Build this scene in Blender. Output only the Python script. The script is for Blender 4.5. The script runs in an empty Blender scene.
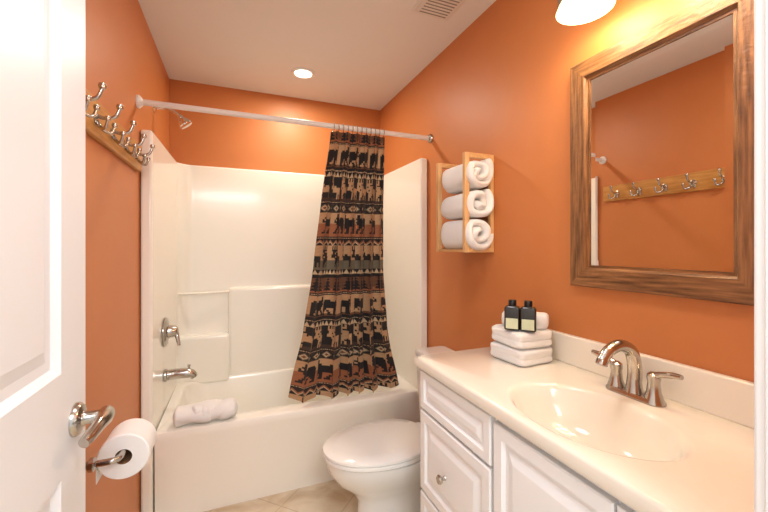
import bpy, bmesh, math, random
from mathutils import Vector, Matrix
random.seed(3)
S=bpy.context.scene
pi=math.pi
def lin(c):
    return tuple(((x/255)/12.92 if x/255<=0.04045 else ((x/255+0.055)/1.055)**2.4) for x in c)
# ---------------------------------------------------------------- materials
def mat(name,rgb,rough=0.5,metal=0.0,bump=None,var=None,emit=None,coat=0.0,sheen=0.0,trans=0.0,spec=None):
    m=bpy.data.materials.new(name); m.use_nodes=True
    nt=m.node_tree; b=nt.nodes['Principled BSDF']
    c=lin(rgb)+(1,)
    b.inputs['Base Color'].default_value=c
    b.inputs['Roughness'].default_value=rough
    b.inputs['Metallic'].default_value=metal
    if coat: b.inputs['Coat Weight'].default_value=coat; b.inputs['Coat Roughness'].default_value=0.08
    if sheen: b.inputs['Sheen Weight'].default_value=sheen
    if trans: b.inputs['Transmission Weight'].default_value=trans
    if spec is not None: b.inputs['Specular IOR Level'].default_value=spec
    if emit:
        b.inputs['Emission Color'].default_value=lin(emit[0])+(1,)
        b.inputs['Emission Strength'].default_value=emit[1]
    tc=nt.nodes.new('ShaderNodeTexCoord')
    if var:   # (rgb2, scale, (sx,sy,sz))
        n=nt.nodes.new('ShaderNodeTexNoise'); n.inputs['Scale'].default_value=var[1]; n.inputs['Detail'].default_value=5
        mp=nt.nodes.new('ShaderNodeMapping'); mp.inputs['Scale'].default_value=var[2]
        nt.links.new(tc.outputs['Object'],mp.inputs[0]); nt.links.new(mp.outputs[0],n.inputs['Vector'])
        r=nt.nodes.new('ShaderNodeValToRGB')
        r.color_ramp.elements[0].position=0.3; r.color_ramp.elements[1].position=0.7
        r.color_ramp.elements[0].color=c; r.color_ramp.elements[1].color=lin(var[0])+(1,)
        nt.links.new(n.outputs['Fac'],r.inputs[0]); nt.links.new(r.outputs[0],b.inputs['Base Color'])
    if bump:  # (scale,strength,dist)
        n2=nt.nodes.new('ShaderNodeTexNoise'); n2.inputs['Scale'].default_value=bump[0]; n2.inputs['Detail'].default_value=3
        nt.links.new(tc.outputs['Object'],n2.inputs['Vector'])
        bp=nt.nodes.new('ShaderNodeBump'); bp.inputs['Strength'].default_value=bump[1]; bp.inputs['Distance'].default_value=bump[2]
        nt.links.new(n2.outputs['Fac'],bp.inputs['Height']); nt.links.new(bp.outputs[0],b.inputs['Normal'])
    return m
M_wall=mat('orange_paint',(208,130,74),0.45,bump=(260,0.25,0.002),var=((203,125,69),2.5,(1,1,1)))
M_ceil=mat('ceiling_paint',(232,231,228),0.8,bump=(180,0.15,0.002))
M_hall=mat('hall_paint',(235,232,226),0.8)
M_trim=mat('white_trim_paint',(244,245,246),0.35)
M_door=mat('white_door_paint',(236,238,242),0.35)
M_tub=mat('acrylic_cream',(249,244,233),0.18,coat=0.3)
M_porc=mat('porcelain',(246,245,241),0.12,coat=0.5)
M_cab=mat('cabinet_white',(247,247,248),0.35)
M_counter=mat('cultured_marble',(240,232,218),0.15,coat=0.4,var=((245,238,226),3,(1,1.5,1)))
M_chrome=mat('chrome',(215,212,208),0.12,metal=1.0)
M_nickel=mat('brushed_nickel',(190,184,176),0.2,metal=1.0)
M_rod=mat('rod_white',(240,238,236),0.3)
M_woodR=mat('hook_rail_oak',(214,160,88),0.4,var=((190,130,62),14,(6,0.6,6)))
M_woodY=mat('pine_y',(224,180,126),0.45,var=((204,152,96),14,(6,0.6,6)))
M_woodZ=mat('pine_z',(228,186,134),0.45,var=((208,158,102),14,(6,6,0.6)))
M_frZ=mat('frame_wood_vert',(166,116,72),0.42,var=((88,56,32),11,(12,12,0.8)),bump=(60,0.5,0.004))
M_frY=mat('frame_wood_horiz',(166,116,72),0.42,var=((88,56,32),11,(12,0.8,12)),bump=(60,0.5,0.004))
M_mirror=mat('mirror_glass',(238,238,236),0.0,metal=1.0)
M_towel=mat('terry_white',(250,249,247),0.95,bump=(420,0.9,0.004),sheen=0.3)
M_paper=mat('tissue_paper',(248,247,245),0.95,bump=(300,0.2,0.001))
M_card=mat('cardboard',(150,115,80),0.9)
M_black=mat('black_plastic',(18,17,17),0.3)
M_bottle=mat('dark_bottle',(30,24,19),0.15,coat=0.4)
M_label=mat('bottle_label',(206,212,178),0.5)
M_slot=mat('vent_slot',(150,146,140),0.8)
M_shade=mat('frosted_glass_shade',(255,246,225),0.4,emit=((255,222,160),3.0))
M_led=mat('downlight_lens',(255,250,235),0.4,emit=((255,240,210),14))
M_vent=mat('vent_plastic',(226,222,216),0.5)
M_caulk=mat('drain_metal',(170,165,158),0.25,metal=1.0)

# floor material: large beige stone tiles laid on the diagonal
M_floor=bpy.data.materials.new('beige_tile'); M_floor.use_nodes=True
nt=M_floor.node_tree; b=nt.nodes['Principled BSDF']; b.inputs['Roughness'].default_value=0.3
tc=nt.nodes.new('ShaderNodeTexCoord'); mp=nt.nodes.new('ShaderNodeMapping'); mp.inputs['Rotation'].default_value=(0,0,math.radians(45))
br=nt.nodes.new('ShaderNodeTexBrick'); br.offset=0.0; br.inputs['Scale'].default_value=1
br.inputs['Brick Width'].default_value=0.3; br.inputs['Row Height'].default_value=0.3; br.inputs['Mortar Size'].default_value=0.003
br.inputs['Color1'].default_value=(1,1,1,1); br.inputs['Color2'].default_value=(0.95,0.94,0.92,1); br.inputs['Mortar'].default_value=(0.78,0.73,0.66,1)
nz=nt.nodes.new('ShaderNodeTexNoise'); nz.inputs['Scale'].default_value=5; nz.inputs['Detail'].default_value=8; nz.inputs['Distortion'].default_value=1.2
rp=nt.nodes.new('ShaderNodeValToRGB'); rp.color_ramp.elements[0].position=0.35; rp.color_ramp.elements[1].position=0.65
rp.color_ramp.elements[0].color=lin((208,186,152))+(1,); rp.color_ramp.elements[1].color=lin((236,224,202))+(1,)
mx=nt.nodes.new('ShaderNodeMix'); mx.data_type='RGBA'; mx.blend_type='MULTIPLY'; mx.inputs[0].default_value=1
nt.links.new(tc.outputs['Object'],mp.inputs[0]); nt.links.new(mp.outputs[0],br.inputs['Vector']); nt.links.new(tc.outputs['Object'],nz.inputs['Vector'])
nt.links.new(nz.outputs['Fac'],rp.inputs[0]); nt.links.new(rp.outputs[0],mx.inputs[6]); nt.links.new(br.outputs['Color'],mx.inputs[7])
nt.links.new(mx.outputs[2],b.inputs['Base Color'])

# ---------------------------------------------------------------- mesh helpers
def empty(name):
    e=bpy.data.objects.new(name,None); S.collection.objects.link(e); e.empty_display_size=0.05; return e
def finish(name,bm,m,parent=None,smooth=False,bevel=0,seg=3,sub=0,angle=40):
    bmesh.ops.recalc_face_normals(bm,faces=bm.faces)
    me=bpy.data.meshes.new(name); bm.to_mesh(me); bm.free()
    o=bpy.data.objects.new(name,me); S.collection.objects.link(o)
    if m: me.materials.append(m)
    if bevel:
        md=o.modifiers.new('bevel','BEVEL'); md.width=bevel; md.segments=seg; md.limit_method='ANGLE'; md.angle_limit=math.radians(40)
    if sub:
        md=o.modifiers.new('sub','SUBSURF'); md.levels=sub; md.render_levels=sub
    if smooth or bevel:
        for p in me.polygons: p.use_smooth=True
        if not sub:
            try:
                me.set_sharp_from_angle(angle=math.radians(angle))
            except Exception: pass
    if parent: o.parent=parent
    return o
def box(name,x0,x1,y0,y1,z0,z1,m,parent=None,bevel=0,seg=3,rot=0,c=None):
    bm=bmesh.new(); bmesh.ops.create_cube(bm,size=1)
    for v in bm.verts:
        v.co=Vector((x0+(v.co.x+.5)*(x1-x0),y0+(v.co.y+.5)*(y1-y0),z0+(v.co.z+.5)*(z1-z0)))
    if rot:
        cc=Vector(((x0+x1)/2,(y0+y1)/2,0)); R=Matrix.Rotation(rot,3,'Z')
        for v in bm.verts: v.co=cc+R@(v.co-cc)
    return finish(name,bm,m,parent,bevel=bevel,seg=seg)
def loft(name,rings,m,parent=None,cap0=True,cap1=True,smooth=True,closed=True,bevel=0,sub=0,angle=40):
    bm=bmesh.new(); R=[[bm.verts.new(p) for p in r] for r in rings]
    n=len(R[0])
    for a,bb in zip(R,R[1:]):
        for i in range(n if closed else n-1):
            j=(i+1)%n
            try: bm.faces.new((a[i],a[j],bb[j],bb[i]))
            except Exception: pass
    if cap0: bm.faces.new(R[0])
    if cap1: bm.faces.new(R[-1])
    return finish(name,bm,m,parent,smooth=smooth,bevel=bevel,sub=sub,angle=angle)
def rr(cx,cy,hx,hy,r,n=6):
    r=min(r,hx,hy); pts=[]
    for k,(sx,sy) in enumerate(((1,1),(-1,1),(-1,-1),(1,-1))):
        for i in range(n+1):
            a=k*pi/2+i/n*pi/2
            pts.append((cx+sx*(hx-r)+r*math.cos(a),cy+sy*(hy-r)+r*math.sin(a)))
    return pts
def rrz(cx,cy,hx,hy,r,z,n=6): return [(x,y,z) for x,y in rr(cx,cy,hx,hy,r,n)]
def circ(c,r,axis,n=24,ry=None):
    a=Vector(axis).normalized(); up=Vector((0,0,1)) if abs(a.z)<.9 else Vector((0,1,0))
    s=a.cross(up).normalized(); t=s.cross(a).normalized(); ry=ry or r
    return [tuple(Vector(c)+s*r*math.cos(2*pi*i/n)+t*ry*math.sin(2*pi*i/n)) for i in range(n)]
def lathe(name,c,axis,prof,m,parent=None,n=28,cap0=True,cap1=True,angle=40):
    a=Vector(axis).normalized(); c=Vector(c)
    return loft(name,[circ(c+a*h,max(r,1e-4),a,n) for r,h in prof],m,parent,cap0,cap1,angle=angle)
def spline(pts,k=8):
    P=[Vector(p) for p in pts]; P=[P[0]*2-P[1]]+P+[P[-1]*2-P[-2]]; out=[]
    for i in range(1,len(P)-2):
        for j in range(k):
            t=j/k; a,b_,c,d=P[i-1],P[i],P[i+1],P[i+2]
            out.append(0.5*((2*b_)+(c-a)*t+(2*a-5*b_+4*c-d)*t*t+(3*b_-a-3*c+d)*t**3))
    out.append(P[-2]); return out
def tube(name,pts,rad,m,parent=None,k=8,n=14,flat=1.0):
    P=spline(pts,k) if k>1 else [Vector(p) for p in pts]
    rs=rad if isinstance(rad,(list,tuple)) else None
    rings=[]; nrm=None
    for i,p in enumerate(P):
        t=(P[min(i+1,len(P)-1)]-P[max(i-1,0)]).normalized()
        if nrm is None:
            u=Vector((0,0,1)) if abs(t.z)<.9 else Vector((0,1,0)); nrm=(u-t*u.dot(t)).normalized()
        else: nrm=(nrm-t*nrm.dot(t)).normalized()
        s=t.cross(nrm)
        if rs:
            f=i/(len(P)-1)*(len(rs)-1); a=int(min(f,len(rs)-2)); r=rs[a]+(rs[a+1]-rs[a])*(f-a)
        else: r=rad
        rings.append([tuple(p+nrm*r*flat*math.cos(2*pi*j/n)+s*r*math.sin(2*pi*j/n)) for j in range(n)])
    return loft(name,rings,m,parent,angle=60)

XL,XR,YB,H=-0.416,1.105,2.82,2.44
HC=1.31
# ---------------------------------------------------------------- shell
box('floor',XL-.1,XR+.1,-1.6,YB+.1,-.06,0,M_floor)
box('ceiling',XL-.1,XR+.1,-1.6,YB+.1,H,H+.06,M_ceil)
box('wall_left',XL-.1,XL,.09,YB+.1,0,H,M_wall)
box('wall_right',XR,XR+.1,.09,YB+.1,0,H,M_wall)
box('wall_back',XL,XR,YB,YB+.1,0,H,M_wall)
wf=empty('wall_front')
box('wall_front_right',.55,XR,.09,.21,0,H,M_wall,wf)
box('wall_front_header',-.35,.55,.09,.21,2.07,H,M_wall,wf)
box('wall_front_left',XL,-.35,.09,.21,0,H,M_wall,wf)
box('wall_hall_left',XL-.1,XL,-1.6,.09,0,H,M_hall)
box('wall_hall_right',XR,XR+.1,-1.6,.09,0,H,M_hall)
t1=empty('trim_1')
box('jamb_right',.535,.552,.085,.215,0,2.05,M_trim,t1,bevel=.002)
box('jamb_left',-.355,-.338,.085,.215,0,2.05,M_trim,t1,bevel=.002)
box('casing_right',.538,.61,.2101,.226,0,2.12,M_trim,t1,bevel=.004)
box('jamb_head',-.355,.552,.085,.215,2.05,2.068,M_trim,t1)
box('casing_head',-.355,.538,.2101,.226,2.055,2.12,M_trim,t1,bevel=.004)
box('baseboard_left',XL,XL+.012,.24,1.985,0,.09,M_trim,bevel=.003)
box('baseboard_right',XR-.012,XR,1.26,1.985,0,.09,M_trim,bevel=.003)

# ---------------------------------------------------------------- door_1 (open, folded back along left wall)
dr=empty('door_1')
fx=-.300
DY0,DY1=.235,.970
def yzring(y0,y1,z0,z1,x): return [(x,y0,z0),(x,y1,z0),(x,y1,z1),(x,y0,z1)]
def door_face(panels):
    bm=bmesh.new()
    ys=sorted({DY0,DY1}|{p[0] for p in panels}|{p[1] for p in panels}); zs=sorted({.01,2.03}|{p[2] for p in panels}|{p[3] for p in panels})
    for a,b_ in zip(ys,ys[1:]):
        for c,d in zip(zs,zs[1:]):
            if any(p[0]<=a and b_<=p[1] and p[2]<=c and d<=p[3] for p in panels): continue
            for xx in (fx,fx-.035):
                bm.faces.new([bm.verts.new(v) for v in yzring(a,b_,c,d,xx)])
    for p in panels:
        for xx,s in ((fx,-1),(fx-.035,1)):
            ins=[(0,0),(.012,.012),(.03,.012),(.055,.004)]
            rs=[[bm.verts.new(v) for v in yzring(p[0]+i,p[1]-i,p[2]+i,p[3]-i,xx+s*d)] for i,d in ins]
            for A,B in zip(rs,rs[1:]):
                for i in range(4):
                    j=(i+1)%4; bm.faces.new((A[i],A[j],B[j],B[i]))
            bm.faces.new(rs[-1])
    # edges
    for q in ([(fx,DY0,.01),(fx-.035,DY0,.01),(fx-.035,DY0,2.03),(fx,DY0,2.03)],[(fx,DY1,.01),(fx-.035,DY1,.01),(fx-.035,DY1,2.03),(fx,DY1,2.03)],
              [(fx,DY0,2.03),(fx,DY1,2.03),(fx-.035,DY1,2.03),(fx-.035,DY0,2.03)],[(fx,DY0,.01),(fx,DY1,.01),(fx-.035,DY1,.01),(fx-.035,DY0,.01)]):
        bm.faces.new([bm.verts.new(v) for v in q])
    bmesh.ops.remove_doubles(bm,verts=bm.verts,dist=1e-5)
    return finish('door_leaf',bm,M_door,dr)
door_face([(DY0+.11,DY1-.118,1.075,1.91),(DY0+.11,DY1-.118,.23,.877)])
hy,hz=.916,.963
lathe('rosette',(fx,hy,hz),(1,0,0),[(.033,0),(.033,.004),(.028,.011),(.016,.014),(.0125,.02),(.0125,.05),(.014,.056),(.001,.062)],M_nickel,dr)
tube('lever',[(fx+.05,hy+.006,hz),(fx+.054,hy-.02,hz+.003),(fx+.054,hy-.055,hz+.004),(fx+.05,hy-.088,hz-.002),(fx+.046,hy-.104,hz-.006)],[.015,.0145,.012,.0105,.009],M_nickel,dr,flat=1.15)
box('latch_plate',fx-.029,fx-.006,DY1,DY1+.002,hz-.03,hz+.03,M_nickel,dr)
for i,z in enumerate((.25,1.05,1.8)):
    lathe('hinge_%d'%i,(fx+.004,DY0-.006,z-.045),(0,0,1),[(.006,0),(.006,.09)],M_nickel,dr,n=12)

# ---------------------------------------------------------------- bathtub with surround
tb=empty('bathtub')
sxl,sxr,syb,syf=-.352,1.043,2.75,2.0
inner=[(sxl-.012,syf)]
r=.09
inner+= [(sxl+r-r*math.cos(a),syb-r+r*math.sin(a)) for a in [i/8*pi/2 for i in range(9)]]
inner+= [(sxr-r+r*math.sin(a),syb-r+r*math.cos(a)) for a in [i/8*pi/2 for i in range(9)]]
inner+= [(sxr+.008,syf)]
g=.003
outer=[(XR-g,syf),(XR-g,YB-g),(XL+g,YB-g),(XL+g,syf)]
def surround():
    bm=bmesh.new(); rings=[]
    for z in (.0,1.86):
        rings.append(([bm.verts.new((x,y,z)) for x,y in inner],[bm.verts.new((x,y,z)) for x,y in outer]))
    (i0,o0),(i1,o1)=rings
    a=i0+o0; b_=i1+o1; n=len(a)
    for i in range(n):
        j=(i+1)%n; bm.faces.new((a[i],a[j],b_[j],b_[i]))
    bm.faces.new(a); bm.faces.new(b_)
    return finish('surround',bm,M_tub,tb,bevel=.012,seg=4,angle=50)
surround()
cx=(sxl+sxr)/2; hx=(sxr-sxl)/2+.006; cy=(2.003+2.76)/2; hyy=(2.76-2.003)/2
def R_(dx,dyf,dyb,rad,z):
    y0=cy-hyy+dyf; y1=cy+hyy-dyb
    return rrz(cx,(y0+y1)/2,hx-dx,(y1-y0)/2,rad,z,8)
tubr=[R_(0,.012,0,.004,0),R_(0,.012,0,.004,.05),R_(0,.006,0,.004,.36),R_(0,.0,0,.004,.385),R_(0,0,0,.004,.415),R_(.002,.004,0,.006,.425),R_(.006,.014,0,.01,.43),
      R_(.045,.088,.05,.13,.43),R_(.052,.097,.058,.13,.426),R_(.06,.105,.065,.13,.41),R_(.10,.135,.09,.14,.22),R_(.14,.16,.12,.14,.11),R_(.2,.2,.16,.12,.085)]
loft('tub_shell',tubr,M_tub,tb,cap0=False,angle=35)
# moulded ledge along the back and the soap niche
box('back_ledge',-.05,sxr+.01,2.718,2.77,.40,1.03,M_tub,tb,bevel=.022,seg=6)
box('soap_shelf',sxl-.02,-.040,2.685,2.77,.40,.725,M_tub,tb,bevel=.022,seg=6)
tube('grab_bar',[(sxl+.004,2.70,1.005),(-.2,2.70,1.005),(-.045,2.725,1.005)],.008,M_tub,tb,k=2)
lathe('overflow_plate',(-.302,2.3,.375),(1,0,.12),[(.034,0),(.034,.004),(.02,.012),(.006,.014)],M_nickel,tb)
tube('overflow_lever',[(-.29,2.3,.372),(-.268,2.3,.392)],.006,M_nickel,tb,k=2)

# ---------------------------------------------------------------- shower valve / spout / head
xs=sxl-.004
sv=empty('shower_valve')
vy,vz=2.28,.85
lathe('escutcheon',(xs,vy,vz),(1,0,0),[(.078,0),(.078,.004),(.068,.012),(.035,.018),(.03,.05),(.022,.062),(.001,.066)],M_nickel,sv,n=36)
tube('lever_handle',[(xs+.052,vy,vz),(xs+.06,vy-.01,vz-.03),(xs+.07,vy-.022,vz-.075)],[.013,.011,.008],M_nickel,sv)
sp=empty('tub_spout')
lathe('spout_flange',(xs,vy,.615),(1,0,0),[(.034,0),(.034,.01),(.026,.014)],M_nickel,sp)
tube('spout_body',[(xs+.008,vy,.615),(xs+.075,vy,.617),(xs+.125,vy,.61),(xs+.142,vy,.588)],[.028,.028,.027,.022,.018],M_nickel,sp)
lathe('diverter',(xs+.115,vy,.637),(0,0,1),[(.006,0),(.006,.014),(.009,.017),(.007,.024)],M_nickel,sp,n=14)
sh=empty('shower_head')
lathe('arm_flange',(XL,2.32,2.07),(1,0,0),[(.03,0),(.03,.004),(.014,.012)],M_chrome,sh)
tube('arm',[(XL+.004,2.32,2.07),(XL+.06,2.32,2.074),(XL+.105,2.32,2.055),(XL+.125,2.32,2.035)],.0095,M_chrome,sh)
lathe('head',(XL+.122,2.32,2.04),(.6,0,-.8),[(.014,0),(.018,.01),(.016,.018),(.030,.035),(.038,.055),(.036,.06),(.03,.058)],M_chrome,sh)

# ---------------------------------------------------------------- curtain rod
ry,rz=1.965,1.972
rd=empty('shower_curtain_rod')
lathe('rod_tube',(XL+.006,ry,rz),(1,0,0),[(.0135,0),(.0135,.9),(.0135,XR-XL-.012)],M_rod,rd)
lathe('rod_flange_left',(XL,ry,rz),(1,0,0),[(.03,0),(.03,.008),(.018,.02),(.0135,.022)],M_rod,rd)
lathe('rod_flange_right',(XR,ry,rz),(-1,0,0),[(.027,0),(.027,.008),(.018,.02),(.0135,.022)],M_nickel,rd)

# ---------------------------------------------------------------- shower curtain with woven lodge pattern (vertex colours)
BEAR=["..............##..","...#####....#####.","..##############.#","..################","..##############..","..#############...","..####.....####...","..###.##...##.##..","..##...##..##..##.","..###..###.###.###"]
MOOSE=["#.#.#.#.........","#######.........",".####...........",".##.####........","########.##.....","####.##########.","...############.","....###########.","....###.....###.","....##......#.#.","....#.#.....#.#.","....#.#.....#.#."]
TREE=["....#....","...###...","....#....","...###...","..#####..","...###...","..#####..",".#######.","...###...",".#######.","#########","....#...."]
BLK=(26,22,22);TAN=(182,144,106);BRN=(108,70,46);RUST=(150,92,60);OLV=(104,94,76);CRM=(198,170,134);DBR=(62,44,35)
bands=[('tree',.085),('stripe',.014),('bear',.135),('stripe',.014),('tri',.028),('moose',.135),('stripe',.012),('diam',.05),('bear2',.135),('stripe',.014),('zig',.036),('moose2',.135),('tri',.026),('solid',.02)]
tot=sum(b_[1] for b_ in bands)
def bitmap(B,u,h,cell,gap):
    W=len(B[0]); Hh=len(B); per=(W+gap)*cell
    ix=int((u%per)/cell); iy=int((h)/cell)
    if ix<W and 0<=iy<Hh: return B[iy][ix]=='#'
    return False
def pat(u,v):
    v=(v+.03)%tot; k=0
    while v>bands[k][1]: v-=bands[k][1]; k+=1
    t,hh=bands[k]; f=v/hh
    if t=='solid': return BLK
    if t=='zig':
        z=abs((u/.05)%1-.5)*2
        d=f-z*.55
        return RUST if 0.05<d<.3 else (BLK if d<=.05 or d>.45 else CRM)
    if t=='stripe':
        return BLK if f<.35 or f>.65 else (CRM if (u/.012)%1<.6 else BRN)
    if t=='bear':
        return BLK if bitmap(BEAR,u,v-.018,.0100,3) else (TAN if f<.80 else (BRN if f<.9 else BLK))
    if t=='bear2':
        return BLK if bitmap(BEAR,-u,v-.018,.0100,3) else (TAN if f<.45 else RUST)
    if t=='moose':
        return TAN if bitmap(MOOSE,u+.05,v-.012,.0092,3) else (BLK if f<.85 else DBR)
    if t=='moose2':
        return BLK if bitmap(MOOSE,u+.1,v-.012,.0092,3) else (TAN if f<.6 else OLV)
    if t=='tree':
        return BLK if bitmap(TREE,u,v-.002,.0066,2) else (BRN if f<.75 else RUST)
    if t=='tri':
        z=abs((u/.03)%1-.5)*2
        return BLK if f<z else CRM
    if t=='diam':
        a=abs((u/.07)%1-.5)*2; c=abs(f-.5)*2
        s=a+c
        return BRN if s<.35 else (CRM if s<.6 else (OLV if s<.85 else (BLK if s<1.3 else DBR)))
    return BLK
def interp(tab,v):
    f=v*(len(tab)-1); i=int(min(f,len(tab)-2)); t=f-i; t=t*t*(3-2*t)*.3+t*.7
    return tab[i]+(tab[i+1]-tab[i])*t
def curtain():
    NS,NV=420,450; zt,zb=1.945,.449
    XLt=[.486,.445,.412,.365,.283]; XRt=[.80,.80,.81,.85,.93]
    verts=[];cols=[]
    for j in range(NV+1):
        v=j/NV; z=zt+(zb-zt)*v
        xl=interp(XLt,v); xr=interp(XRt,v); ym=1.965+.118*min(1,v*1.15)**1.1
        A=.022+.030*v
        for i in range(NS+1):
            s=i/NS
            ph=2*pi*6*s+.9*math.sin(3*s*pi+1)+1.3*math.sin(v*2.6+s*6)
            w=math.sin(ph)
            x=xl+(xr-xl)*(s+ .022*math.sin(2*ph+.7)+.010*math.sin(5*v+7*s)*(1-abs(2*s-1)))
            y=ym+A*w*(.75+.25*math.sin(s*17+1.3))+.004*math.sin(2*ph+v*4)
            verts.append((x,y,z+(.004*math.sin(ph) if v>.99 else 0)))
            c=pat(s*1.15,v*(zt-zb)); k=1+.05*math.sin(i*12.9+j*7.3)
            cols.extend([min(1,q*k) for q in lin(c)]+[1])
    faces=[]
    W=NS+1
    for j in range(NV):
        for i in range(NS):
            a=j*W+i; faces.append((a,a+1,a+1+W,a+W))
    me=bpy.data.meshes.new('curtain_cloth'); me.from_pydata(verts,[],faces)
    ca=me.color_attributes.new('Col','FLOAT_COLOR','POINT'); ca.data.foreach_set('color',cols)
    for p in me.polygons: p.use_smooth=True
    m=bpy.data.materials.new('lodge_fabric'); m.use_nodes=True; nt=m.node_tree
    b_=nt.nodes['Principled BSDF']; b_.inputs['Roughness'].default_value=.85; b_.inputs['Sheen Weight'].default_value=.05
    at=nt.nodes.new('ShaderNodeAttribute'); at.attribute_name='Col'
    nt.links.new(at.outputs['Color'],b_.inputs['Base Color'])
    me.materials.append(m)
    o=bpy.data.objects.new('curtain_cloth',me); S.collection.objects.link(o); return o
sc=empty('shower_curtain')
curtain().parent=sc
for i in range(12):
    x=.495+i*.0265
    bm=bmesh.new()
    pts=[]
    for k in range(20):
        a=2*pi*k/20; c=Vector((x,ry,rz-.006)); rad=.0235
        nrm=Vector((0,math.cos(a),math.sin(a))); bx=Vector((1,0,0))
        ce=c+nrm*rad
        pts.append([bm.verts.new(ce+nrm*.0022*math.cos(q*pi/3)+bx*.0022*math.sin(q*pi/3)) for q in range(6)])
    for k in range(20):
        A,B=pts[k],pts[(k+1)%20]
        for q in range(6): bm.faces.new((A[q],A[(q+1)%6],B[(q+1)%6],B[q]))
    finish('ring_%d'%i,bm,M_nickel,sc,smooth=True)

# ---------------------------------------------------------------- ceiling light, vent
cl=empty('recessed_ceiling_light')
lx,ly=.404,2.40
lathe('trim_ring',(lx,ly,H),(0,0,-1),[(.075,0),(.075,.004),(.068,.009),(.056,.008),(.052,.002)],M_trim,cl,cap0=False,cap1=False)
lathe('lens',(lx,ly,H-.002),(0,0,-1),[(.053,0),(.05,.003)],M_led,cl)
vt=empty('ceiling_vent')
vx,vyy=.875,1.46
box('vent_plate',vx-.10,vx+.10,vyy-.11,vyy+.11,H-.006,H-.001,M_vent,vt,bevel=.003)
box('vent_rim',vx-.085,vx+.085,vyy-.095,vyy+.095,H-.014,H-.005,M_vent,vt,bevel=.004)
for i in range(9):
    y=vyy-.08+i*.02
    box('slot_%d'%i,vx-.07,vx+.07,y-.003,y+.003,H-.0155,H-.0135,M_slot,vt)

# ---------------------------------------------------------------- coat hook rail (left wall)
hk=empty('coat_hook_rail')
box('board',XL,XL+.02,1.10,1.95,1.65,1.765,M_woodR,hk,bevel=.005)
for i in range(5):
    y=1.20+i*.160; x=XL+.02; z=1.714
    lathe('plate_%d'%i,(x,y,z-.012),(1,0,0),[(.019,0),(.019,.003),(.009,.007)],M_nickel,hk,n=18)
    tube('upper_hook_%d'%i,[(x+.004,y,z-.004),(x+.025,y,z-.010),(x+.050,y,z-.002),(x+.062,y,z+.024)],[.0062,.0056,.005],M_nickel,hk,n=10)
    lathe('upper_ball_%d'%i,(x+.062,y,z+.020),(0,0,1),[(.002,0),(.008,.003),(.010,.010),(.008,.017),(.001,.020)],M_nickel,hk,n=14)
    for sgn in (-1,1):
        tube('lower_hook_%d_%d'%(i,sgn),[(x+.004,y,z-.022),(x+.016,y+sgn*.014,z-.042),(x+.032,y+sgn*.028,z-.046),(x+.040,y+sgn*.033,z-.024)],[.0055,.005,.0045],M_nickel,hk,n=10)
        lathe('lower_ball_%d_%d'%(i,sgn),(x+.040,y+sgn*.033,z-.028),(0,0,1),[(.002,0),(.007,.003),(.0085,.009),(.007,.015),(.001,.017)],M_nickel,hk,n=14)

# ---------------------------------------------------------------- toilet paper holder
tp=empty('toilet_paper_holder')
tx,ty,tz=-.292,1.20,.735
lathe('wall_rosette',(XL,ty-.015,tz),(1,0,0),[(.028,0),(.028,.006),(.018,.012),(.009,.016),(.009,.05)],M_nickel,tp)
tube('arm',[(XL+.04,ty-.015,tz),(XL+.09,ty-.015,tz),(tx-.01,ty-.01,tz),(tx,ty+.02,tz),(tx,ty+.15,tz)],.0085,M_nickel,tp)
lathe('arm_knob',(XL+.052,ty-.015,tz),(1,0,0),[(.009,0),(.018,.006),(.018,.016),(.009,.022)],M_nickel,tp)
lathe('arm_end',(tx,ty+.148,tz),(0,1,0),[(.0085,0),(.013,.004),(.013,.012),(.004,.016)],M_nickel,tp)
def roll():
    c=Vector((tx,ty+.022,tz-.012))
    prof=[(.021,0),(.060,0),(.063,.003),(.063,.102),(.060,.105),(.021,.105),(.021,0)]
    lathe('paper_roll',c,(0,1,0),prof,M_paper,tp,n=48,cap0=False,cap1=False)
    lathe('core',c,(0,1,0),[(.0208,.001),(.0208,.104)],M_card,tp,cap0=False,cap1=False)
    box('loose_sheet',tx-.0635,tx-.062,ty+.024,ty+.125,tz-.075,tz-.012,M_paper,tp)
roll()

# ---------------------------------------------------------------- toilet
to=empty('toilet')
ty0=1.60
DZ=-.022
def egg(xf,xb,b_,z,n=40,sq=2.4):
    xc=xf+(xb-xf)*.55; pts=[]
    for i in range(n):
        a=2*pi*i/n; c,s=math.cos(a),math.sin(a)
        if c<0: x=xc-(xc-xf)*abs(c); y=b_*abs(s)**.95
        else:
            x=xc+(xb-xc)*abs(c)**(2/sq); y=b_*abs(s)**(2/sq)
        pts.append((x,ty0+math.copysign(y,s),z*(1+DZ/.4)))
    return pts
loft('bowl',[egg(.50,.99,.105,0),egg(.50,.99,.105,.02),egg(.515,.98,.095,.06),egg(.52,.97,.09,.16),egg(.49,.96,.105,.21),egg(.42,.95,.145,.27),egg(.383,.94,.172,.33),egg(.374,.935,.18,.365),egg(.374,.93,.18,.385),egg(.385,.92,.17,.39)],M_porc,to)
loft('seat',[egg(.366,.86,.182,.391),egg(.360,.862,.187,.396),egg(.360,.862,.187,.406),egg(.366,.86,.183,.411)],M_porc,to)
loft('lid',[egg(.364,.865,.184,.413),egg(.358,.867,.188,.418),egg(.359,.867,.187,.428),egg(.368,.862,.178,.435),egg(.42,.83,.13,.438),egg(.52,.76,.05,.439)],M_porc,to)
for s in (-1,1):
    box('hinge_%d'%s,.855,.895,ty0+s*.075-.02,ty0+s*.075+.02,.365,.404,M_porc,to,bevel=.008)
tcx=1.002
loft('tank',[rrz(tcx,ty0,.076,.175,.03,.36),rrz(tcx,ty0,.082,.185,.03,.38),rrz(tcx,ty0,.09,.195,.03,.60),rrz(tcx,ty0,.091,.2,.03,.715)],M_porc,to)
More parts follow.
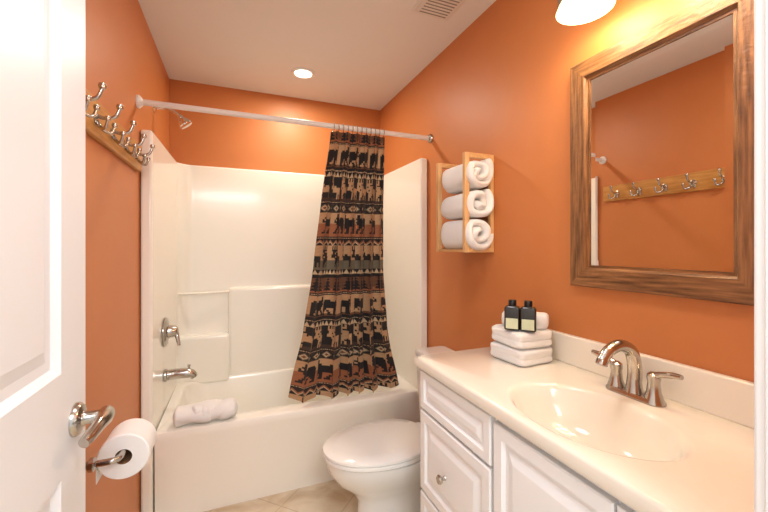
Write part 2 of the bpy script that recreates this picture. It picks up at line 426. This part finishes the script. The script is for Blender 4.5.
loft('tank_lid',[rrz(tcx,ty0,.089,.20,.03,.716),rrz(tcx,ty0,.096,.208,.03,.722),rrz(tcx,ty0,.096,.208,.03,.742),rrz(tcx,ty0,.090,.202,.028,.75),rrz(tcx,ty0,.07,.18,.02,.752)],M_porc,to)
lathe('flush_pivot',(.913,ty0-.14,.68),(-1,0,0),[(.014,0),(.014,.008),(.008,.014)],M_chrome,to,n=16)
tube('flush_lever',[(.902,ty0-.14,.68),(.898,ty0-.11,.677),(.898,ty0-.07,.672)],[.006,.006,.007],M_chrome,to,n=10)

# ---------------------------------------------------------------- vanity
va=empty('bathroom_vanity')
vx0,vx1=.655,XR-.004; vy0,vy1=.235,1.222; cz=.90
box('side_left',vx0,vx1,vy1-.018,vy1,0,.863,M_cab,va,bevel=.002)
box('side_right',vx0,vx1,vy0,vy0+.018,0,.863,M_cab,va)
box('face_frame_top',vx0,vx0+.02,vy0+.018,vy1-.018,.80,.863,M_cab,va)
box('face_back_panel',vx0+.004,vx0+.02,vy0+.018,vy1-.018,.10,.80,M_cab,va)
box('toe_kick',vx0+.06,vx0+.075,vy0+.018,vy1-.018,0,.10,M_cab,va)
box('bottom',vx0+.02,vx1,vy0+.018,vy1-.018,.10,.115,M_cab,va)
def raised(name,y0,y1,z0,z1):
    seq=[(0,0),(0,.014),(.004,.018),(.034,.018),(.040,.009),(.050,.009),(.072,.017),(.076,.018)]
    mx_=min(y1-y0,z1-z0)/2
    k=min(1,(mx_-.008)/.076)
    loft(name,[yzring(y0+i*k,y1-i*k,z0+i*k,z1-i*k,vx0-d) for i,d in seq],M_cab,va,cap0=False,smooth=False)
def knob(name,y,z):
    lathe(name,(vx0-.018,y,z),(-1,0,0),[(.008,0),(.006,.004),(.006,.012),(.013,.017),(.015,.022),(.012,.027),(.001,.029)],M_nickel,va,n=20)
ym=.805
raised('drawer_top',ym+.006,vy1-.006,.715,.853)
raised('drawer_middle',ym+.006,vy1-.006,.415,.705)
raised('drawer_bottom',ym+.006,vy1-.006,.112,.405)
knob('knob_middle',1.04,.55); knob('knob_bottom',1.04,.26)
ymm=(vy0+ym)/2-.06
raised('cabinet_door_left',ymm+.003,ym-.006,.112,.842)
raised('cabinet_door_right',vy0+.006,ymm-.003,.112,.842)
knob('knob_door_left',ymm+.03,.60); knob('knob_door_right',ymm-.03,.60)
# countertop with integral oval basin
bx,by,ax,ay=.805,.655,.146,.205
cx0,cx1,cy0,cy1=.625,XR-.002,.229,1.238
angs=[2*pi*i/96 for i in range(96)]+[math.atan2(y-by,x-bx)%(2*pi) for x in (cx0,cx1) for y in (cy0,cy1)]
angs=sorted(set(angs))
def rect_ring(i,z):
    out=[]
    for a in angs:
        c,s=math.cos(a),math.sin(a); ts=[]
        if c>1e-9: ts.append((cx1-i-bx)/c)
        if c<-1e-9: ts.append((cx0+i-bx)/c)
        if s>1e-9: ts.append((cy1-i-by)/s)
        if s<-1e-9: ts.append((cy0+i-by)/s)
        t=min(ts); out.append((bx+c*t,by+s*t,z))
    return out
def el_ring(f,z,dx=0):
    out=[]
    for a in angs:
        c,s=math.cos(a),math.sin(a); t=1/math.sqrt((c/ax)**2+(s/ay)**2)
        out.append((bx+dx+c*t*f,by+s*t*f,z))
    return out
loft('countertop',[rect_ring(.012,cz-.036),rect_ring(.002,cz-.036),rect_ring(0,cz-.03),rect_ring(0,cz-.008),rect_ring(.003,cz-.002),rect_ring(.008,cz),
  el_ring(1.08,cz),el_ring(1.04,cz-.0015),el_ring(1.0,cz-.007),el_ring(.96,cz-.018),el_ring(.90,cz-.045),el_ring(.80,cz-.08,.004),el_ring(.62,cz-.108,.01),el_ring(.4,cz-.122,.014),el_ring(.13,cz-.127,.02)],M_counter,va,cap0=False,angle=50)
lathe('drain',(bx+.02,by,cz-.1268),(0,0,1),[(.024,0),(.024,.002),(.018,.003),(.016,.001),(.001,.002)],M_caulk,va)
box('backsplash',XR-.024,XR-.002,cy0,cy1,cz-.001,1.0,M_counter,va,bevel=.004)

# ---------------------------------------------------------------- faucet
fa=empty('sink_faucet')
fxx,fy=1.015,.675
FZ=cz+.0005
loft('base_plate',[rrz(fxx,fy,.026,.078,.026,FZ),rrz(fxx,fy,.026,.078,.026,cz+.006),rrz(fxx,fy,.022,.072,.022,cz+.014)],M_nickel,fa)
for s,nm in ((-1,'right'),(1,'left')):
    yy=fy+s*.051
    lathe('handle_hub_'+nm,(fxx,yy,cz+.01),(0,0,1),[(.023,0),(.022,.006),(.017,.02),(.014,.045),(.016,.056),(.015,.066),(.008,.072),(.001,.073)],M_nickel,fa)
    tube('lever_'+nm,[(fxx,yy,cz+.072),(fxx-.003,yy+s*.022,cz+.082),(fxx-.006,yy+s*.05,cz+.089),(fxx-.008,yy+s*.07,cz+.092)],[.0105,.008,.0085,.006],M_nickel,fa,n=12)
lathe('spout_hub',(fxx,fy,cz+.01),(0,0,1),[(.024,0),(.022,.008),(.019,.022),(.017,.04)],M_nickel,fa)
tube('spout',[(fxx,fy,cz+.03),(fxx+.002,fy,cz+.08),(fxx-.014,fy,cz+.125),(fxx-.055,fy,cz+.145),(fxx-.098,fy,cz+.136),(fxx-.124,fy,cz+.112)],[.018,.0175,.017,.016,.015,.0135],M_nickel,fa,n=18)
lathe('aerator',(fxx-.122,fy,cz+.116),(-.45,0,-1),[(.013,0),(.0145,.004),(.0145,.016),(.01,.018)],M_nickel,fa,n=18)
tube('lift_rod',[(fxx+.022,fy,cz+.01),(fxx+.022,fy,cz+.06)],.003,M_nickel,fa,k=2,n=8)
lathe('lift_knob',(fxx+.022,fy,cz+.06),(0,0,1),[(.003,0),(.006,.004),(.006,.01),(.001,.013)],M_nickel,fa,n=12)

# ---------------------------------------------------------------- mirror
mi=empty('wall_mirror')
my0,my1,mz0,mz1=.42,.942,1.177,1.936; w=.072; mxb=XR; mxf=XR-.026
def frame_piece(name,a,b_,c,d,m):
    bm=bmesh.new()
    def q(o,i,t): return (o[0]+(i[0]-o[0])*t,o[1]+(i[1]-o[1])*t)
    seq=[(0,mxb-.001),(0,mxf+.004),(.05,mxf),(.80,mxf-.002),(.86,mxf+.004),(.90,mxf+.010),(1,mxf+.010),(1,mxb-.001)]
    rows=[]
    for t,x in seq:
        p=q(a,d,t); r_=q(b_,c,t)
        rows.append((bm.verts.new((x,p[0],p[1])),bm.verts.new((x,r_[0],r_[1]))))
    for A,B in zip(rows,rows[1:]): bm.faces.new((A[0],A[1],B[1],B[0]))
    bm.faces.new([r_[0] for r_ in rows]); bm.faces.new([r_[1] for r_ in rows])
    return finish(name,bm,m,mi)
o=[(my0,mz0),(my1,mz0),(my1,mz1),(my0,mz1)]; i_=[(my0+w,mz0+w),(my1-w,mz0+w),(my1-w,mz1-w),(my0+w,mz1-w)]
frame_piece('frame_bottom',o[0],o[1],i_[1],i_[0],M_frY)
frame_piece('frame_left',o[1],o[2],i_[2],i_[1],M_frZ)
frame_piece('frame_top',o[2],o[3],i_[3],i_[2],M_frY)
frame_piece('frame_right',o[3],o[0],i_[0],i_[3],M_frZ)
y0,y1,z0,z1=my0+w,my1-w,mz0+w,mz1-w
loft('glass',[yzring(y0,y1,z0,z1,mxb-.006),yzring(y0+.001,y1-.001,z0+.001,z1-.001,mxf+.0131),yzring(y0+.018,y1-.018,z0+.018,z1-.018,mxf+.0125)],M_mirror,mi,cap0=False,smooth=False)

# ---------------------------------------------------------------- vanity light (3 bell shades)
vl=empty('vanity_light')
box('back_bar',XR-.022,XR-.001,.36,1.0,2.155,2.215,M_nickel,vl,bevel=.006)
SX=.98
for k,y in enumerate((.80,.60,.40)):
    tube('arm_%d'%k,[(XR-.02,y,2.185),(1.04,y,2.21),(SX+.01,y,2.205),(SX,y,2.18)],.008,M_nickel,vl,n=10)
    lathe('socket_%d'%k,(SX,y,2.17),(0,0,1),[(.026,-.03),(.028,-.01),(.022,.012),(.01,.02)],M_nickel,vl,n=20)
    lathe('shade_%d'%k,(SX,y,2.155),(0,0,-1),[(.024,0),(.030,.01),(.038,.035),(.052,.07),(.072,.105),(.080,.125),(.076,.125),(.068,.105),(.048,.07),(.034,.035),(.022,.008)],M_shade,vl,cap0=False,cap1=False,n=36)
    lathe('bulb_%d'%k,(SX,y,2.14),(0,0,-1),[(.012,0),(.014,.02),(.026,.045),(.028,.062),(.02,.082),(.001,.09)],M_led,vl,n=20)
    l=bpy.data.lights.new('vanity_bulb_light_%d'%k,'POINT'); l.energy=2.3; l.color=(1,.86,.62); l.shadow_soft_size=.05
    lo=bpy.data.objects.new('bulb_light_%d'%k,l); lo.location=(SX,y,2.02); S.collection.objects.link(lo); lo.parent=vl

# ---------------------------------------------------------------- towel rack
tr=empty('towel_rack')
rx0,rx1,ry0,ry1,rz0,rz1=.945,XR-.001,1.375,1.63,1.285,1.735
pw=.02
for nm,ya in (('near',ry0),('far',ry1-pw)):
    box('front_post_'+nm,rx0,rx0+.024,ya,ya+pw,rz0,rz1,M_woodZ,tr,bevel=.002)
    box('wall_post_'+nm,rx1-.02,rx1,ya,ya+pw,rz0,rz1,M_woodZ,tr,bevel=.002)
    box('top_rail_'+nm,rx0+.024,rx1-.02,ya,ya+pw,rz1-.022,rz1,M_woodY,tr,bevel=.002)
    box('bottom_rail_'+nm,rx0+.024,rx1-.02,ya,ya+pw,rz0,rz0+.02,M_woodY,tr,bevel=.002)
box('bottom_shelf',rx0+.004,rx1,ry0+pw,ry1-pw,rz0+.002,rz0+.014,M_woodY,tr)
box('back_slat_top',rx1-.01,rx1,ry0+pw,ry1-pw,rz1-.06,rz1-.02,M_woodY,tr)
# three thick loosely rolled towels bulging out of the open sides
rt=empty('rolled_towel_stack'); rt.parent=tr
def towel_roll(name,c,Rx,Rz,y0,y1,turns,ph,seed):
    N=int(turns*30); ny=14
    def R_at(a): return .30+.70*(a/(turns*2*pi))
    pitch=1/turns*.70
    bm=bmesh.new(); rows=[]
    for j in range(ny+1):
        t=j/ny; d=min(t,1-t)
        e=min(1,d/.10); rd_=math.sqrt(max(0,1-(1-e)**2))   # rounds the thickness of the cloth towards both ends
        yy=y0+(y1-y0)*t
        outer_=[];inner_=[]
        for i in range(N+1):
            a=i/N*turns*2*pi; mid=R_at(a)-pitch*.5+.02*math.sin(2.3*a+seed+t*3)
            th=pitch*.49*(.30+.70*rd_)
            if i==N: th*=.35
            lift=.008*math.sin(1.7*a+seed)
            for lst,k in ((outer_,mid+th),(inner_,mid-th)):
                k=max(k,.01)
                ca,sa=math.cos(a+ph),math.sin(a+ph)
                px=math.copysign(abs(ca)**.80,ca); pz=math.copysign(abs(sa)**.85,sa)
                lst.append(bm.verts.new((c[0]+Rx*k*px,yy+lift,c[1]+Rz*k*pz)))
        rows.append(outer_+inner_[::-1])
    L=len(rows[0])
    for A,B in zip(rows,rows[1:]):
        for i in range(L):
            q=(i+1)%L; bm.faces.new((A[i],A[q],B[q],B[i]))
    for A in (rows[0],rows[-1]):
        for i in range(N):
            bm.faces.new((A[i],A[i+1],A[L-2-i],A[L-1-i]))
    finish(name,bm,M_towel,rt,smooth=True,angle=80)
xc=1.016
for k,(zc,Rz,Rx,tn,ph) in enumerate(((rz0+.014+.075,.088,.084,1.9,.6),(rz0+.014+.214,.082,.086,1.7,2.9),(rz0+.014+.349,.082,.084,1.9,1.7))):
    towel_roll('rolled_towel_%d'%k,(xc,zc),Rx,Rz,ry0-.024,ry1-.022,tn,ph,k+1)

# ---------------------------------------------------------------- folded towels on vanity
ft=empty('folded_towel_stack')
def folded(name,cx_,cy_,hx_,hy_,z0,th,rot,seed,folds=2):
    lay=th/folds
    for f in range(folds):
        zz=z0+f*lay
        rings=[]
        R=Matrix.Rotation(rot,3,'Z')
        lo_=.012 if f==0 else .0025; hi_=.012 if f==folds-1 else .0025
        for t,ins in ((0,lo_),(.08,lo_*.5),(.25,.001),(.45,0),(.6,0),(.8,.001),(.94,hi_*.5),(1,hi_),(1.02,.03)):
            ring=[]
            for (x,y) in rr(0,0,hx_-ins,hy_-ins,.020,6):
                wz=.0022*math.sin(x*60+seed+f)+.0022*math.sin(y*47+seed*2)
                p=R@Vector((x+.0015*math.sin(y*90+seed),y,0))
                ring.append((cx_+p.x,cy_+p.y,zz+t*lay+(wz if t>.4 or f>0 else 0)))
            rings.append(ring)
        loft('%s_layer_%d'%(name,f),rings,M_towel,ft,angle=80)
folded('towel_bottom',.962,1.052,.078,.084,cz+.001,.058,.06,1)
folded('towel_middle',.964,1.053,.076,.082,cz+.059,.056,-.04,2)
vd=math.atan2(.67,.74)
folded('towel_top',.990,1.058,.045,.080,cz+.116,.055,vd,3,folds=1)

# ---------------------------------------------------------------- toiletry bottles
for k,s in enumerate((-1,1)):
    bt=empty('toiletry_bottle')
    c=Vector((.919,1.005))+Vector((.67,-.74))*.0262*s
    zb=cz+.1200
    def br_(hx_,hy_,r_,z):
        R=Matrix.Rotation(vd,2); return [tuple(c+R@Vector(p))+(z,) for p in rr(0,0,hx_,hy_,r_,5)]
    loft('body',[br_(.015,.023,.005,zb),br_(.017,.0258,.006,zb+.003),br_(.017,.0258,.006,zb+.076),br_(.015,.022,.008,zb+.082),br_(.010,.0125,.009,zb+.085)],M_bottle,bt)
    loft('cap',[br_(.0135,.0135,.0135,zb+.083),br_(.0135,.0135,.0135,zb+.102),br_(.012,.012,.012,zb+.104)],M_black,bt)
    R=Matrix.Rotation(vd,2)
    bm=bmesh.new()
    vs=[bm.verts.new(tuple(c+R@Vector((-.0175,yy)))+(zz_,)) for yy,zz_ in ((-.020,zb+.006),(.020,zb+.006),(.020,zb+.042),(-.020,zb+.042))]
    bm.faces.new(vs); finish('label',bm,M_label,bt)

# ---------------------------------------------------------------- twisted towel on the tub rim
tw=empty('rolled_bath_towel')
def twist(name,p0,p1,r0,turn,ph,seed,fl=.85):
    p0=Vector(p0);p1=Vector(p1); ax_=(p1-p0).normalized(); side=ax_.cross(Vector((0,0,1))).normalized(); up=Vector((0,0,1))
    rings=[]; N=48
    for i in range(N+1):
        t=i/N; e=min(1,(min(t,1-t)/.09))**.45 if 0<t<1 else .25
        c=p0+(p1-p0)*t
        rad=r0*e*(1+.06*math.sin(t*9+seed))
        ring=[]
        for j in range(48):
            a=2*pi*j/48; k=1+.16*abs(math.sin(1.5*(a+turn*t*2*pi+ph)))-.08
            ring.append(tuple(c+side*rad*k*math.cos(a)*1.1+up*rad*k*math.sin(a)*fl))
        rings.append(ring)
    loft(name,rings,M_towel,tw,angle=80)
twist('roll_left',(-.285,2.046,.480),(-.10,2.042,.482),.050,.35,0,1)
twist('roll_right',(-.165,2.042,.484),(.008,2.048,.480),.050,-.8,1,2)
twist('wrap',(-.205,2.022,.497),(-.075,2.072,.499),.036,.4,2,3)

# ---------------------------------------------------------------- lights
def area(name,loc,rot,size,e,col,sy=None,shape='RECTANGLE'):
    l=bpy.data.lights.new(name,'AREA'); l.energy=e; l.color=col; l.shape=shape; l.size=size
    if shape=='RECTANGLE': l.size_y=sy or size
    o=bpy.data.objects.new(name,l); o.location=loc; o.rotation_euler=rot; S.collection.objects.link(o); return o
d=area('downlight_lamp',(lx,ly,H-.02),(0,0,0),.10,9,(1,.91,.76),shape='DISK'); d.parent=cl
area('doorway_fill',(.15,-.75,2.3),(math.radians(40),0,math.radians(-8)),.7,32,(.92,.96,1.0))  # added fill behind the camera for flash-like light through the doorway; no hall fixture
area('bath_fill',(.25,.75,H-.02),(0,0,0),.35,7,(.96,.97,1.0),shape='DISK')  # invented overhead fill out of frame, evens the room light; no fitting modelled
w_=bpy.data.worlds.new('hall_daylight'); S.world=w_; w_.use_nodes=True
w_.node_tree.nodes['Background'].inputs[0].default_value=(.90,.95,1,1); w_.node_tree.nodes['Background'].inputs[1].default_value=1.15

# ---------------------------------------------------------------- camera
cam=bpy.data.cameras.new('camera'); cam.sensor_width=36; cam.lens=366/768*36; cam.shift_y=-9/768; cam.clip_start=.01
co=bpy.data.objects.new('camera',cam); co.location=(0,0,HC); co.rotation_euler=(pi/2,0,-math.radians(22.02)); S.collection.objects.link(co)
S.camera=co
S.view_settings.view_transform='Standard'
S.view_settings.look='None'
S.view_settings.exposure=0
